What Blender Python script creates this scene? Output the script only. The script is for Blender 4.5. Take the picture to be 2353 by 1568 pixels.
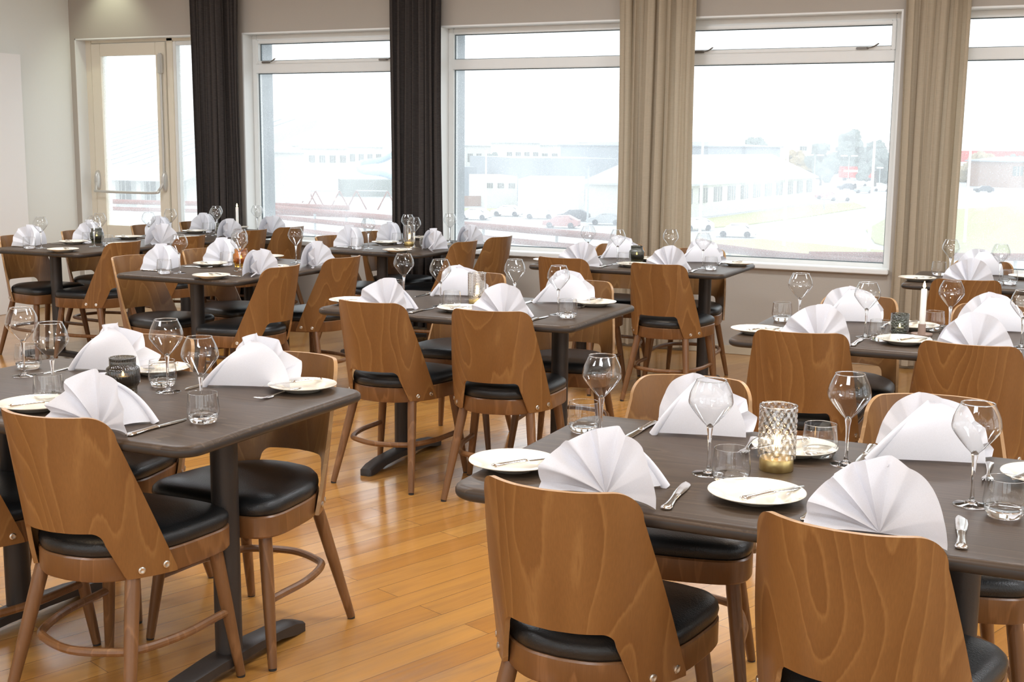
import bpy, bmesh, math, random
from math import pi, sin, cos, radians, sqrt
from mathutils import Vector, Matrix, noise
S = bpy.context.scene
for o in list(bpy.data.objects): bpy.data.objects.remove(o, do_unlink=True)
C = S.collection

# ------------------------------------------------------------------ camera
F_PX, YAW, PITCH, ROLL, H = 2842.4, radians(24.868), radians(8.961), radians(0.551), 1.439
fwd = Vector((-sin(YAW)*cos(PITCH), cos(YAW)*cos(PITCH), -sin(PITCH)))
r0 = Vector((cos(YAW), sin(YAW), 0)); u0 = r0.cross(fwd)
rt = r0*cos(ROLL)+u0*sin(ROLL); up = -r0*sin(ROLL)+u0*cos(ROLL)
cam = bpy.data.cameras.new('camera'); cam.sensor_width = 36; cam.lens = F_PX/2353*36
cam.clip_end = 3000; cam.clip_start = .05
co = bpy.data.objects.new('camera', cam); C.objects.link(co); S.camera = co
m = Matrix((rt, up, -fwd)).transposed().to_4x4(); m.translation = (0, 0, H); co.matrix_world = m
def at(px, py, z=None, Y=None):
    """point of the place seen at (px,py) that lies at height z or at distance Y"""
    d = (px-1176.5)/F_PX*rt-(py-784)/F_PX*up+fwd
    t = (z-H)/d.z if z is not None else Y/d.y
    return Vector((0, 0, H))+d*t

# ------------------------------------------------------------------ world, exposure, lights
S.view_settings.view_transform = 'Standard'; S.view_settings.look = 'None'
S.view_settings.exposure = 0.58; S.view_settings.gamma = 1.0; S.view_settings.use_curve_mapping = False
w = bpy.data.worlds.new('overcast'); S.world = w; w.use_nodes = True
bg = w.node_tree.nodes['Background']; bg.inputs[0].default_value = (.93, .97, 1, 1); bg.inputs[1].default_value = 1.75
WY = 8.5           # inner face of the window wall
XL, XR, YN, ZC = -8.27, 3.4, -3.0, 3.0
def portal(name, loc, rot, sx, sy):
    l = bpy.data.lights.new(name, 'AREA'); l.shape = 'RECTANGLE'; l.size = sx; l.size_y = sy
    l.cycles.is_portal = True
    o = bpy.data.objects.new(name, l); C.objects.link(o); o.location = loc; o.rotation_euler = rot
WIN = [(-6.41, -4.86), (-4.57, -3.02), (-2.73, -1.18), (-.89, .66)]
portal('window_daylight', (-2.6, WY+.42, 1.45), (-pi/2, 0, 0), 12, 2.4)
RW = [(-2.2, -.3), (.2, 2.1), (2.6, 4.5)]        # windows of the right wall (y ranges)
portal('window_daylight', (XR+.42, 1.15, 1.6), (0, pi/2, 0), 2.4, 7.2)
NW = [(-6.6, -4.6), (-4.1, -2.1), (-1.6, .4), (.9, 2.9)]   # windows of the wall behind the camera
portal('window_daylight', (-1.85, YN-.42, 1.6), (pi/2, 0, 0), 10, 2.4)

# ------------------------------------------------------------------ material helpers
def mat(name):
    m = bpy.data.materials.new(name); m.use_nodes = True; return m, m.node_tree, m.node_tree.nodes, m.node_tree.links
def P(name, col, rough=.5, metal=0, bump=None, **kw):
    m, t, n, l = mat(name); b = n['Principled BSDF']
    b.inputs['Base Color'].default_value = (*col, 1); b.inputs['Roughness'].default_value = rough; b.inputs['Metallic'].default_value = metal
    for k, v in kw.items(): b.inputs[k.replace('_', ' ')].default_value = v
    tc = n.new('ShaderNodeTexCoord')
    sc, st = bump if bump else (30, .02)
    no = n.new('ShaderNodeTexNoise'); no.inputs['Scale'].default_value = sc; no.inputs['Detail'].default_value = 3
    l.new(tc.outputs['Object'], no.inputs['Vector'])
    bu = n.new('ShaderNodeBump'); bu.inputs['Strength'].default_value = st; bu.inputs['Distance'].default_value = .01
    l.new(no.outputs['Fac'], bu.inputs['Height']); l.new(bu.outputs[0], b.inputs['Normal'])
    return m
def node(n, kind, **kw):
    x = n.new(kind)
    for k, v in kw.items():
        if k.startswith('i_'): x.inputs[k[2:].replace('_', ' ')].default_value = v
        else: setattr(x, k, v)
    return x
def math_(n, l, op, a, b=None):
    x = n.new('ShaderNodeMath'); x.operation = op
    for i, v in enumerate((a, b)):
        if v is None: continue
        if isinstance(v, (int, float)): x.inputs[i].default_value = v
        else: l.new(v, x.inputs[i])
    return x.outputs[0]
def ramp(n, l, fac, stops):
    r = n.new('ShaderNodeValToRGB'); e = r.color_ramp.elements
    while len(e) < len(stops): e.new(.5)
    for i, (p, c) in enumerate(stops): e[i].position = p; e[i].color = (*c, 1)
    l.new(fac, r.inputs[0]); return r.outputs[0]
def mixc(n, l, fac, a, b, bt='MIX'):
    x = n.new('ShaderNodeMix'); x.data_type = 'RGBA'; x.blend_type = bt
    for i, v in ((0, fac), (6, a), (7, b)):
        if isinstance(v, (int, float)): x.inputs[i].default_value = v
        elif isinstance(v, tuple): x.inputs[i].default_value = (*v, 1)
        else: l.new(v, x.inputs[i])
    return x.outputs[2]

def veneer(name, dark, mid, light, rough=.38, lines=15, rnd=True, stretch=(6, 6, 1.15), fs=(420, 420, 22), fk=.35):
    m, t, n, l = mat(name); b = n['Principled BSDF']; b.inputs['Roughness'].default_value = rough
    tc = n.new('ShaderNodeTexCoord'); oi = n.new('ShaderNodeObjectInfo')
    mp = n.new('ShaderNodeMapping'); mp.inputs['Scale'].default_value = stretch
    l.new(tc.outputs['Object'], mp.inputs['Vector'])
    if rnd:
        cx = n.new('ShaderNodeCombineXYZ')
        l.new(math_(n, l, 'MULTIPLY', oi.outputs['Random'], 37.), cx.inputs[0]); l.new(math_(n, l, 'MULTIPLY', oi.outputs['Random'], 91.), cx.inputs[2])
        l.new(cx.outputs[0], mp.inputs['Location'])
    no = node(n, 'ShaderNodeTexNoise', i_Scale=.75, i_Detail=2.5, i_Roughness=.36); l.new(mp.outputs[0], no.inputs['Vector'])
    jg = n.new('ShaderNodeMapping'); jg.inputs['Scale'].default_value = (150, 150, 14); l.new(tc.outputs['Object'], jg.inputs['Vector'])
    jn = node(n, 'ShaderNodeTexNoise', i_Scale=1, i_Detail=2); l.new(jg.outputs[0], jn.inputs['Vector'])
    ff = math_(n, l, 'ADD', math_(n, l, 'MULTIPLY', no.outputs['Fac'], lines), math_(n, l, 'MULTIPLY', jn.outputs['Fac'], .16))
    f = math_(n, l, 'FRACT', ff)
    band = ramp(n, l, f, [(0, (.05,)*3), (.8, (.3,)*3), (.93, (.8,)*3), (1, (.1,)*3)])
    fine = n.new('ShaderNodeMapping'); fine.inputs['Scale'].default_value = fs; l.new(tc.outputs['Object'], fine.inputs['Vector'])
    fn = node(n, 'ShaderNodeTexNoise', i_Scale=1, i_Detail=2); l.new(fine.outputs[0], fn.inputs['Vector'])
    big = node(n, 'ShaderNodeTexNoise', i_Scale=2.2, i_Detail=1); l.new(mp.outputs[0], big.inputs['Vector'])
    c1 = mixc(n, l, big.outputs['Fac'], dark, mid)
    c2 = mixc(n, l, band, c1, light)
    c3 = mixc(n, l, fk, c2, ramp(n, l, fn.outputs['Fac'], [(.3, (.45,)*3), (.7, (.62,)*3)]), 'OVERLAY')
    l.new(c3, b.inputs['Base Color'])
    bu = node(n, 'ShaderNodeBump', i_Strength=.06, i_Distance=.002); l.new(fn.outputs['Fac'], bu.inputs['Height']); l.new(bu.outputs[0], b.inputs['Normal'])
    return m
M = {}
M['veneer'] = veneer('chair_veneer', (.155, .064, .017), (.225, .100, .028), (.30, .150, .048))
M['ply'] = veneer('ply_edge', (.3, .16, .06), (.42, .24, .1), (.5, .3, .14), lines=6, stretch=(9, 9, 9))
M['beech'] = veneer('stained_beech', (.12, .052, .017), (.18, .08, .028), (.25, .12, .048), rough=.33, lines=8, stretch=(10, 10, 2))
M['table'] = veneer('table_wood', (.034, .021, .0125), (.052, .033, .020), (.10, .068, .044), rough=.42, lines=22, stretch=(.7, 9, 9), fs=(9, 260, 260), fk=.8)
M['table_v'] = veneer('table_wood_turned', (.034, .021, .0125), (.052, .033, .020), (.10, .068, .044), rough=.42, lines=14, stretch=(8, .9, 8))
for k_ in ('table', 'table_v'): M[k_].node_tree.nodes['Principled BSDF'].inputs['Specular IOR Level'].default_value = .28
M['table_edge'] = P('dark_table_edge', (.03, .025, .022), .45)
M['vinyl'] = P('black_vinyl', (.012, .013, .014), .36, bump=(260, .12))
M['iron'] = P('dark_metal', (.045, .038, .034), .45, .3, bump=(200, .05))
M['bolt'] = P('bolt_steel', (.7, .68, .63), .3, 1)
M['rubber'] = P('rubber', (.02, .02, .02), .6)
M['steel'] = P('cutlery_steel', (.78, .76, .73), .12, 1)
M['china'] = P('cream_china', (.86, .8, .68), .12, Coat_Weight=.5)
M['brass'] = P('brass', (.62, .47, .2), .3, 1)
M['white_paint'] = P('white_paint', (.82, .82, .79), .4)
M['cream_paint'] = P('cream_paint', (.80, .73, .60), .42)
M['panel'] = P('panel_white', (.9, .87, .83), .5)
M['alu'] = P('grey_aluminium', (.6, .58, .54), .35, .5)
M['grey_clad'] = P('grey_cladding', (.2, .225, .24), .6)
M['gasket'] = P('grey_gasket', (.12, .15, .16), .6)
M['handle'] = P('handle_grey', (.2, .18, .16), .35, .6)
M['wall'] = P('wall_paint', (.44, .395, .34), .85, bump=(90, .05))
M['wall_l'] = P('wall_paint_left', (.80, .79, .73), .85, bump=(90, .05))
M['ceil'] = P('ceiling_paint', (.8, .78, .74), .9)
M['base'] = P('baseboard_paint', (.5, .42, .3), .5)
M['wax'] = P('candle_wax', (.9, .88, .82), .5, Subsurface_Weight=.2)
M['taupe'] = P('taupe_holder', (.35, .25, .2), .6)

def emis(name, col, s):
    m, t, n, l = mat(name); n.remove(n['Principled BSDF']); e = n.new('ShaderNodeEmission')
    e.inputs[0].default_value = (*col, 1); e.inputs[1].default_value = s; l.new(e.outputs[0], n['Material Output'].inputs[0]); return m
M['flame'] = emis('flame', (1, .62, .27), 22)
M['lamp'] = emis('lamp_glow', (1, .78, .5), 12)

def thin(name, tint=(.97, .975, .975), edge=(.38, .4, .43), refl=.08, bump=0):
    """thin blown glass wall: clear with a reflection that grows at grazing angles"""
    m, t, n, l = mat(name); n.remove(n['Principled BSDF'])
    lw = node(n, 'ShaderNodeLayerWeight', i_Blend=.5)
    p4 = math_(n, l, 'POWER', lw.outputs['Facing'], 3.)
    p7 = math_(n, l, 'POWER', lw.outputs['Facing'], 6.)
    tr = n.new('ShaderNodeBsdfTransparent'); l.new(mixc(n, l, p7, tint, edge), tr.inputs[0])
    gl = node(n, 'ShaderNodeBsdfGlossy', i_Roughness=.02)
    if bump:
        tc = n.new('ShaderNodeTexCoord'); no = node(n, 'ShaderNodeTexNoise', i_Scale=140, i_Detail=2); l.new(tc.outputs['Object'], no.inputs['Vector'])
        bu = node(n, 'ShaderNodeBump', i_Strength=bump, i_Distance=.01); l.new(no.outputs['Fac'], bu.inputs['Height']); l.new(bu.outputs[0], gl.inputs['Normal'])
    f = math_(n, l, 'ADD', math_(n, l, 'MULTIPLY', p4, .95), refl)
    mx = n.new('ShaderNodeMixShader'); l.new(f, mx.inputs[0]); l.new(tr.outputs[0], mx.inputs[1]); l.new(gl.outputs[0], mx.inputs[2])
    l.new(mx.outputs[0], n['Material Output'].inputs[0]); return m
M['thin'] = thin('clear_glass')
M['smoky'] = thin('smoky_glass', (.4, .38, .33), (.1, .1, .09), .1)
M['smoky_green'] = thin('smoky_green_glass', (.36, .38, .28), (.1, .11, .08), .1)
M['amber'] = thin('amber_glass', (.93, .66, .22), (.6, .33, .06), .1)
M['pattern'] = thin('patterned_glass', (.92, .89, .84), (.4, .38, .34), .38)
M['green_glass'] = thin('green_bubbled_glass', (.42, .47, .42), (.12, .15, .13), .14, bump=.8)
def solid_glass():
    m = P('solid_glass', (1, 1, 1), 0, Transmission_Weight=1., IOR=1.45); return m
M['glass'] = solid_glass()
def pane():
    m, t, n, l = mat('window_pane'); n.remove(n['Principled BSDF'])
    tr = n.new('ShaderNodeBsdfTransparent'); tr.inputs[0].default_value = (.95, .965, .965, 1)
    tl = n.new('ShaderNodeBsdfTranslucent'); tl.inputs[0].default_value = (.95, .98, 1, 1)
    tc = n.new('ShaderNodeTexCoord'); no = node(n, 'ShaderNodeTexNoise', i_Scale=120, i_Detail=2); l.new(tc.outputs['Object'], no.inputs['Vector'])
    big = node(n, 'ShaderNodeTexNoise', i_Scale=1.5, i_Detail=2); l.new(tc.outputs['Object'], big.inputs['Vector'])
    drop = ramp(n, l, no.outputs['Fac'], [(.6, (0, 0, 0)), (.68, (1, 1, 1))])
    f = math_(n, l, 'ADD', math_(n, l, 'MULTIPLY', drop, .14), math_(n, l, 'MULTIPLY', big.outputs['Fac'], .52))  # droplets, plus a broad translucent veil put into the pane as outdoor haze
    mx = n.new('ShaderNodeMixShader'); l.new(f, mx.inputs[0]); l.new(tr.outputs[0], mx.inputs[1]); l.new(tl.outputs[0], mx.inputs[2])
    gl = node(n, 'ShaderNodeBsdfGlossy', i_Roughness=.02); m2 = n.new('ShaderNodeMixShader'); m2.inputs[0].default_value = .04
    l.new(mx.outputs[0], m2.inputs[1]); l.new(gl.outputs[0], m2.inputs[2]); l.new(m2.outputs[0], n['Material Output'].inputs[0])
    return m
M['pane'] = pane()
def cloth(name, col, trans, weave=(900, .3), rough=.9, hstreak=0):
    m, t, n, l = mat(name); n.remove(n['Principled BSDF'])
    d = n.new('ShaderNodeBsdfDiffuse'); tl = n.new('ShaderNodeBsdfTranslucent')
    tc = n.new('ShaderNodeTexCoord'); mp = n.new('ShaderNodeMapping'); mp.inputs['Scale'].default_value = (30, 30, 400) if hstreak else (1, 1, 1)
    l.new(tc.outputs['Object'], mp.inputs['Vector'])
    no = node(n, 'ShaderNodeTexNoise', i_Scale=1 if hstreak else 700, i_Detail=3); l.new(mp.outputs[0], no.inputs['Vector'])
    dk = tuple(c*(1-(hstreak or .04)) for c in col); lt = tuple(min(1, c*(1+(hstreak or .04))) for c in col)
    c = ramp(n, l, no.outputs['Fac'], [(.3, dk), (.7, lt)]); l.new(c, d.inputs[0]); l.new(c, tl.inputs[0])
    bu = node(n, 'ShaderNodeBump', i_Strength=weave[1]*.3, i_Distance=.001); l.new(no.outputs['Fac'], bu.inputs['Height']); l.new(bu.outputs[0], d.inputs['Normal'])
    mx = n.new('ShaderNodeMixShader'); mx.inputs[0].default_value = trans; l.new(d.outputs[0], mx.inputs[1]); l.new(tl.outputs[0], mx.inputs[2])
    l.new(mx.outputs[0], n['Material Output'].inputs[0]); return m
M['linen'] = cloth('white_linen', (.88, .88, .92), .22)
M['curt_dark'] = cloth('charcoal_curtain', (.065, .055, .05), .04, hstreak=.2)
M['curt_tan'] = cloth('beige_curtain', (.54, .45, .33), .25, hstreak=.05)
def floor_mat():
    m, t, n, l = mat('oak_planks'); b = n['Principled BSDF']; b.inputs['Coat Weight'].default_value = .5; b.inputs['Coat Roughness'].default_value = .13
    tc = n.new('ShaderNodeTexCoord'); mp = n.new('ShaderNodeMapping'); mp.inputs['Rotation'].default_value = (0, 0, radians(-70)); l.new(tc.outputs['Object'], mp.inputs['Vector'])
    br = node(n, 'ShaderNodeTexBrick', offset=.37, offset_frequency=2, i_Scale=1., i_Brick_Width=1.5, i_Row_Height=.105, i_Mortar_Size=.0011, i_Mortar_Smooth=.1, i_Bias=0.)
    br.inputs['Color1'].default_value = (.0, .0, .0, 1); br.inputs['Color2'].default_value = (1, 1, 1, 1); br.inputs['Mortar'].default_value = (.5, .5, .5, 1)
    l.new(mp.outputs[0], br.inputs['Vector'])
    g = n.new('ShaderNodeMapping'); g.inputs['Scale'].default_value = (1.2, 16, 1); l.new(mp.outputs[0], g.inputs['Vector'])
    ga = n.new('ShaderNodeVectorMath'); ga.operation = 'ADD'; l.new(g.outputs[0], ga.inputs[0])
    gm = n.new('ShaderNodeVectorMath'); gm.operation = 'SCALE'; gm.inputs['Scale'].default_value = 17; l.new(br.outputs['Color'], gm.inputs[0]); l.new(gm.outputs[0], ga.inputs[1])
    no = node(n, 'ShaderNodeTexNoise', i_Scale=1.6, i_Detail=6, i_Roughness=.62, i_Distortion=.6); l.new(ga.outputs[0], no.inputs['Vector'])
    tone = ramp(n, l, br.outputs['Color'], [(0, (.385, .172, .038)), (.5, (.44, .208, .049)), (1, (.50, .255, .066))])
    gr = ramp(n, l, no.outputs['Fac'], [(.32, (.36,)*3), (.5, (.5,)*3), (.68, (.58,)*3)])
    c = mixc(n, l, .75, tone, gr, 'OVERLAY')
    c = mixc(n, l, math_(n, l, 'MULTIPLY', br.outputs['Fac'], .8), c, (.1, .045, .015))
    l.new(c, b.inputs['Base Color'])
    rr = ramp(n, l, no.outputs['Fac'], [(.3, (.27,)*3), (.7, (.17,)*3)]); l.new(rr, b.inputs['Roughness'])
    bu = node(n, 'ShaderNodeBump', i_Strength=.12, i_Distance=.003); l.new(no.outputs['Fac'], bu.inputs['Height'])
    b2 = node(n, 'ShaderNodeBump', i_Strength=.5, i_Distance=.002, invert=True); l.new(br.outputs['Fac'], b2.inputs['Height']); l.new(bu.outputs[0], b2.inputs['Normal']); l.new(b2.outputs[0], b.inputs['Normal'])
    return m
M['floor'] = floor_mat()

# ------------------------------------------------------------------ mesh helpers
def mesh(name, verts, faces, mats, smooth=35, fm=None):
    me = bpy.data.meshes.new(name); me.from_pydata([tuple(v) for v in verts], [], faces); me.update()
    for m_ in (mats if isinstance(mats, (list, tuple)) else [mats]): me.materials.append(m_)
    if fm:
        for p, i in zip(me.polygons, fm): p.material_index = i
    bm = bmesh.new(); bm.from_mesh(me); bmesh.ops.recalc_face_normals(bm, faces=bm.faces); bm.to_mesh(me); bm.free()
    if smooth:
        for p in me.polygons: p.use_smooth = True
        me.set_sharp_from_angle(angle=radians(smooth))
    return me
class MB:
    """collects pieces of one mesh"""
    def __init__(s): s.v = []; s.f = []; s.fm = []
    def add(s, v, f, mi=0):
        b = len(s.v); s.v += [Vector(x) for x in v]; s.f += [tuple(b+i for i in q) for q in f]; s.fm += [mi]*len(f); return s
    def box(s, x0, x1, y0, y1, z0, z1, mi=0, bev=0):
        if bev:
            b = min(bev, (x1-x0)*.4, (y1-y0)*.4, (z1-z0)*.4); bm = bmesh.new(); bmesh.ops.create_cube(bm, size=1)
            for v in bm.verts: v.co = Vector(((x0+x1)/2+v.co.x*(x1-x0), (y0+y1)/2+v.co.y*(y1-y0), (z0+z1)/2+v.co.z*(z1-z0)))
            bmesh.ops.bevel(bm, geom=bm.edges[:], offset=b, segments=2, affect='EDGES')
            bm.verts.ensure_lookup_table(); s.add([v.co for v in bm.verts], [tuple(v.index for v in f.verts) for f in bm.faces], mi); bm.free(); return s
        v = [(x, y, z) for x in (x0, x1) for y in (y0, y1) for z in (z0, z1)]
        return s.add(v, [(0, 1, 3, 2), (4, 6, 7, 5), (0, 4, 5, 1), (2, 3, 7, 6), (0, 2, 6, 4), (1, 5, 7, 3)], mi)
    def lathe(s, prof, seg=32, mi=0, c=(0, 0), mod=None, close=False):
        n = len(prof); v = []
        for i in range(seg):
            a = 2*pi*i/seg
            for j, (r, z) in enumerate(prof):
                rr = mod(r, z, a, i, j) if mod else r
                v.append((c[0]+rr*cos(a), c[1]+rr*sin(a), z))
        f = []
        for i in range(seg):
            k = (i+1) % seg
            for j in range(n-1): f.append((i*n+j, k*n+j, k*n+j+1, i*n+j+1))
            if close: f.append((i*n+n-1, k*n+n-1, k*n, i*n))
        s.add(v, f, mi)
        if not close:
            b = len(s.v)-len(v)
            for j in (0, n-1):
                if prof[j][0] > 1e-6 and prof[j][0] < 9 and (j in (getattr(s, 'caps', (0, n-1)) if hasattr(s, 'caps') else (0, n-1))): pass
        return s
    def disc(s, r, z, seg=32, mi=0, c=(0, 0)):
        v = [(c[0]+r*cos(2*pi*i/seg), c[1]+r*sin(2*pi*i/seg), z) for i in range(seg)]
        return s.add(v, [tuple(range(seg))], mi)
    def tube(s, pts, rad, seg=10, mi=0, closed=False, flat=1.):
        pts = [Vector(p) for p in pts]; n = len(pts); v = []
        rad = rad if isinstance(rad, (list, tuple)) else [rad]*n
        up_ = None
        for i, p in enumerate(pts):
            if closed: d = pts[(i+1) % n]-pts[i-1]
            else: d = pts[min(i+1, n-1)]-pts[max(i-1, 0)]
            d.normalize()
            if up_ is None: up_ = Vector((0, 0, 1)) if abs(d.z) < .9 else Vector((1, 0, 0))
            a = d.cross(up_).normalized(); b = a.cross(d).normalized(); up_ = b
            for k in range(seg):
                t = 2*pi*k/seg; v.append(p+(a*cos(t)+b*sin(t)*flat)*rad[i])
        f = []
        for i in range(n if closed else n-1):
            j = (i+1) % n
            for k in range(seg):
                q = (k+1) % seg; f.append((i*seg+k, i*seg+q, j*seg+q, j*seg+k))
        if not closed: f += [tuple(range(seg)), tuple((n-1)*seg+k for k in range(seg))]
        return s.add(v, f, mi)
    def rings(s, rings, mi=0, cap=True):
        """loft between closed rings with equal counts"""
        n = len(rings[0]); v = [p for r in rings for p in r]; f = []
        for i in range(len(rings)-1):
            for k in range(n):
                q = (k+1) % n; f.append((i*n+k, i*n+q, (i+1)*n+q, (i+1)*n+k))
        if cap: f += [tuple(range(n)), tuple((len(rings)-1)*n+k for k in range(n))]
        return s.add(v, f, mi)
    def me(s, name, mats, smooth=35): return mesh(name, s.v, s.f, mats, smooth, s.fm)
def O(name, me, parent=None, loc=(0, 0, 0), rz=0, label=None, cat=None, group=None, kind=None):
    o = bpy.data.objects.new(name, me); C.objects.link(o); o.location = loc; o.rotation_euler = (0, 0, rz)
    if parent: o.parent = parent
    if label: o['label'] = label
    if cat: o['category'] = cat
    if group: o['group'] = group
    if kind: o['kind'] = kind
    return o
def dup(root, loc, rz, label, group=None, cat=None):
    r = root.copy(); C.objects.link(r); r.location = loc; r.rotation_euler = (0, 0, rz); r['label'] = label
    if group: r['group'] = group
    if cat: r['category'] = cat
    for ch in list(root.children):
        c = ch.copy(); C.objects.link(c); c.parent = r
        for g in list(ch.children):
            d = g.copy(); C.objects.link(d); d.parent = c
    return r
class Proto:
    """first placement moves the thing itself, the following ones copy it with its parts"""
    def __init__(s, root): s.r = root; s.used = False
    def put(s, loc, rz, label, group=None):
        if not s.used:
            s.used = True; s.r.location = loc; s.r.rotation_euler = (0, 0, rz); s.r['label'] = label
            if group: s.r['group'] = group
            return s.r
        return dup(s.r, loc, rz, label, group)
def smoothpath(pts, n=6):
    out = []; P_ = [Vector(p) for p in pts]
    for i in range(len(P_)-1):
        a, b, c, d = P_[max(i-1, 0)], P_[i], P_[i+1], P_[min(i+2, len(P_)-1)]
        for k in range(n):
            t = k/n; out.append(.5*((2*b)+(c-a)*t+(2*a-5*b+4*c-d)*t*t+(3*b-a-3*c+d)*t**3))
    out.append(P_[-1]); return out

# ------------------------------------------------------------------ room shell
fb = MB().box(XL-.4, XR+.4, YN-.4, WY+.39, -.25, 0)
O('floor', fb.me('floor', M['floor'], 0), kind='structure')
O('ceiling', MB().box(XL-.4, XR+.4, YN-.4, WY+.4, ZC, ZC+.2).me('ceiling', M['ceil'], 0), kind='structure')
ZS, ZH = .64, 2.335
DX0, DX1 = -8.215, -6.78      # door opening with its sidelight
b = MB(); TH = .38
def wallx(x0, x1, z0, z1): b.box(x0, x1, WY, WY+TH, z0, z1)
wallx(XL-.4, DX0, 0, ZC); wallx(DX0, XR+.4, ZH, ZC); wallx(DX1, WIN[0][0], 0, ZH); b.box(WIN[0][0], XR+.4, WY, WY+.14, 0, ZS-.02); b.box(WIN[0][0], XR+.4, WY+.14, WY+TH, 0, .50)
for i in range(3): b.box(WIN[i][1], WIN[i+1][0], WY, WY+.14, ZS-.02, ZH); b.box(WIN[i][1], WIN[i+1][0], WY+.14, WY+TH, .5, ZH)
b.box(WIN[3][1], XR+.4, WY, WY+.14, ZS-.02, ZH); b.box(WIN[3][1], XR+.4, WY+.14, WY+TH, .5, ZH)
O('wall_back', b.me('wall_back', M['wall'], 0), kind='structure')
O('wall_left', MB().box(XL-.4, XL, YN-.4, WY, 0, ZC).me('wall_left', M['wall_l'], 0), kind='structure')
b = MB(); xs = [YN-.4]+[v for r_ in RW for v in r_]+[WY]
b.box(XR, XR+.4, YN-.4, WY, 0, .7); b.box(XR, XR+.4, YN-.4, WY, 2.5, ZC)
for i in range(0, len(xs), 2): b.box(XR, XR+.4, xs[i], xs[i+1], .7, 2.5)
for y0, y1 in RW:
    for k in (1, 2): b.box(XR+.1, XR+.16, y0+(y1-y0)*k/3-.03, y0+(y1-y0)*k/3+.03, .7, 2.5)
    b.box(XR+.1, XR+.16, y0, y1, 1.75, 1.81)
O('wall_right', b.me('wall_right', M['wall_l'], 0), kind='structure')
b = MB(); xs = [XL]+[v for r_ in NW for v in r_]+[XR]
b.box(XL, XR, YN-.4, YN, 0, .5); b.box(XL, XR, YN-.4, YN, 2.6, ZC)
for i in range(0, len(xs), 2): b.box(xs[i], xs[i+1], YN-.4, YN, .5, 2.6)
for x0, x1 in NW:
    for k in (1, 2): b.box(x0+(x1-x0)*k/3-.03, x0+(x1-x0)*k/3+.03, YN-.16, YN-.1, .5, 2.6)
    b.box(x0, x1, YN-.16, YN-.1, 1.75, 1.81)
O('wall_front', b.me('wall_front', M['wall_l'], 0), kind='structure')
O('baseboard_back', MB().box(DX1, XR, WY-.018, WY, 0, .06, bev=.003).me('baseboard_back', M['base'], 0), kind='structure')
O('baseboard_left', MB().box(XL, XL+.015, YN, WY, 0, .06, bev=.003).me('baseboard_left', M['base'], 0), kind='structure')

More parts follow.
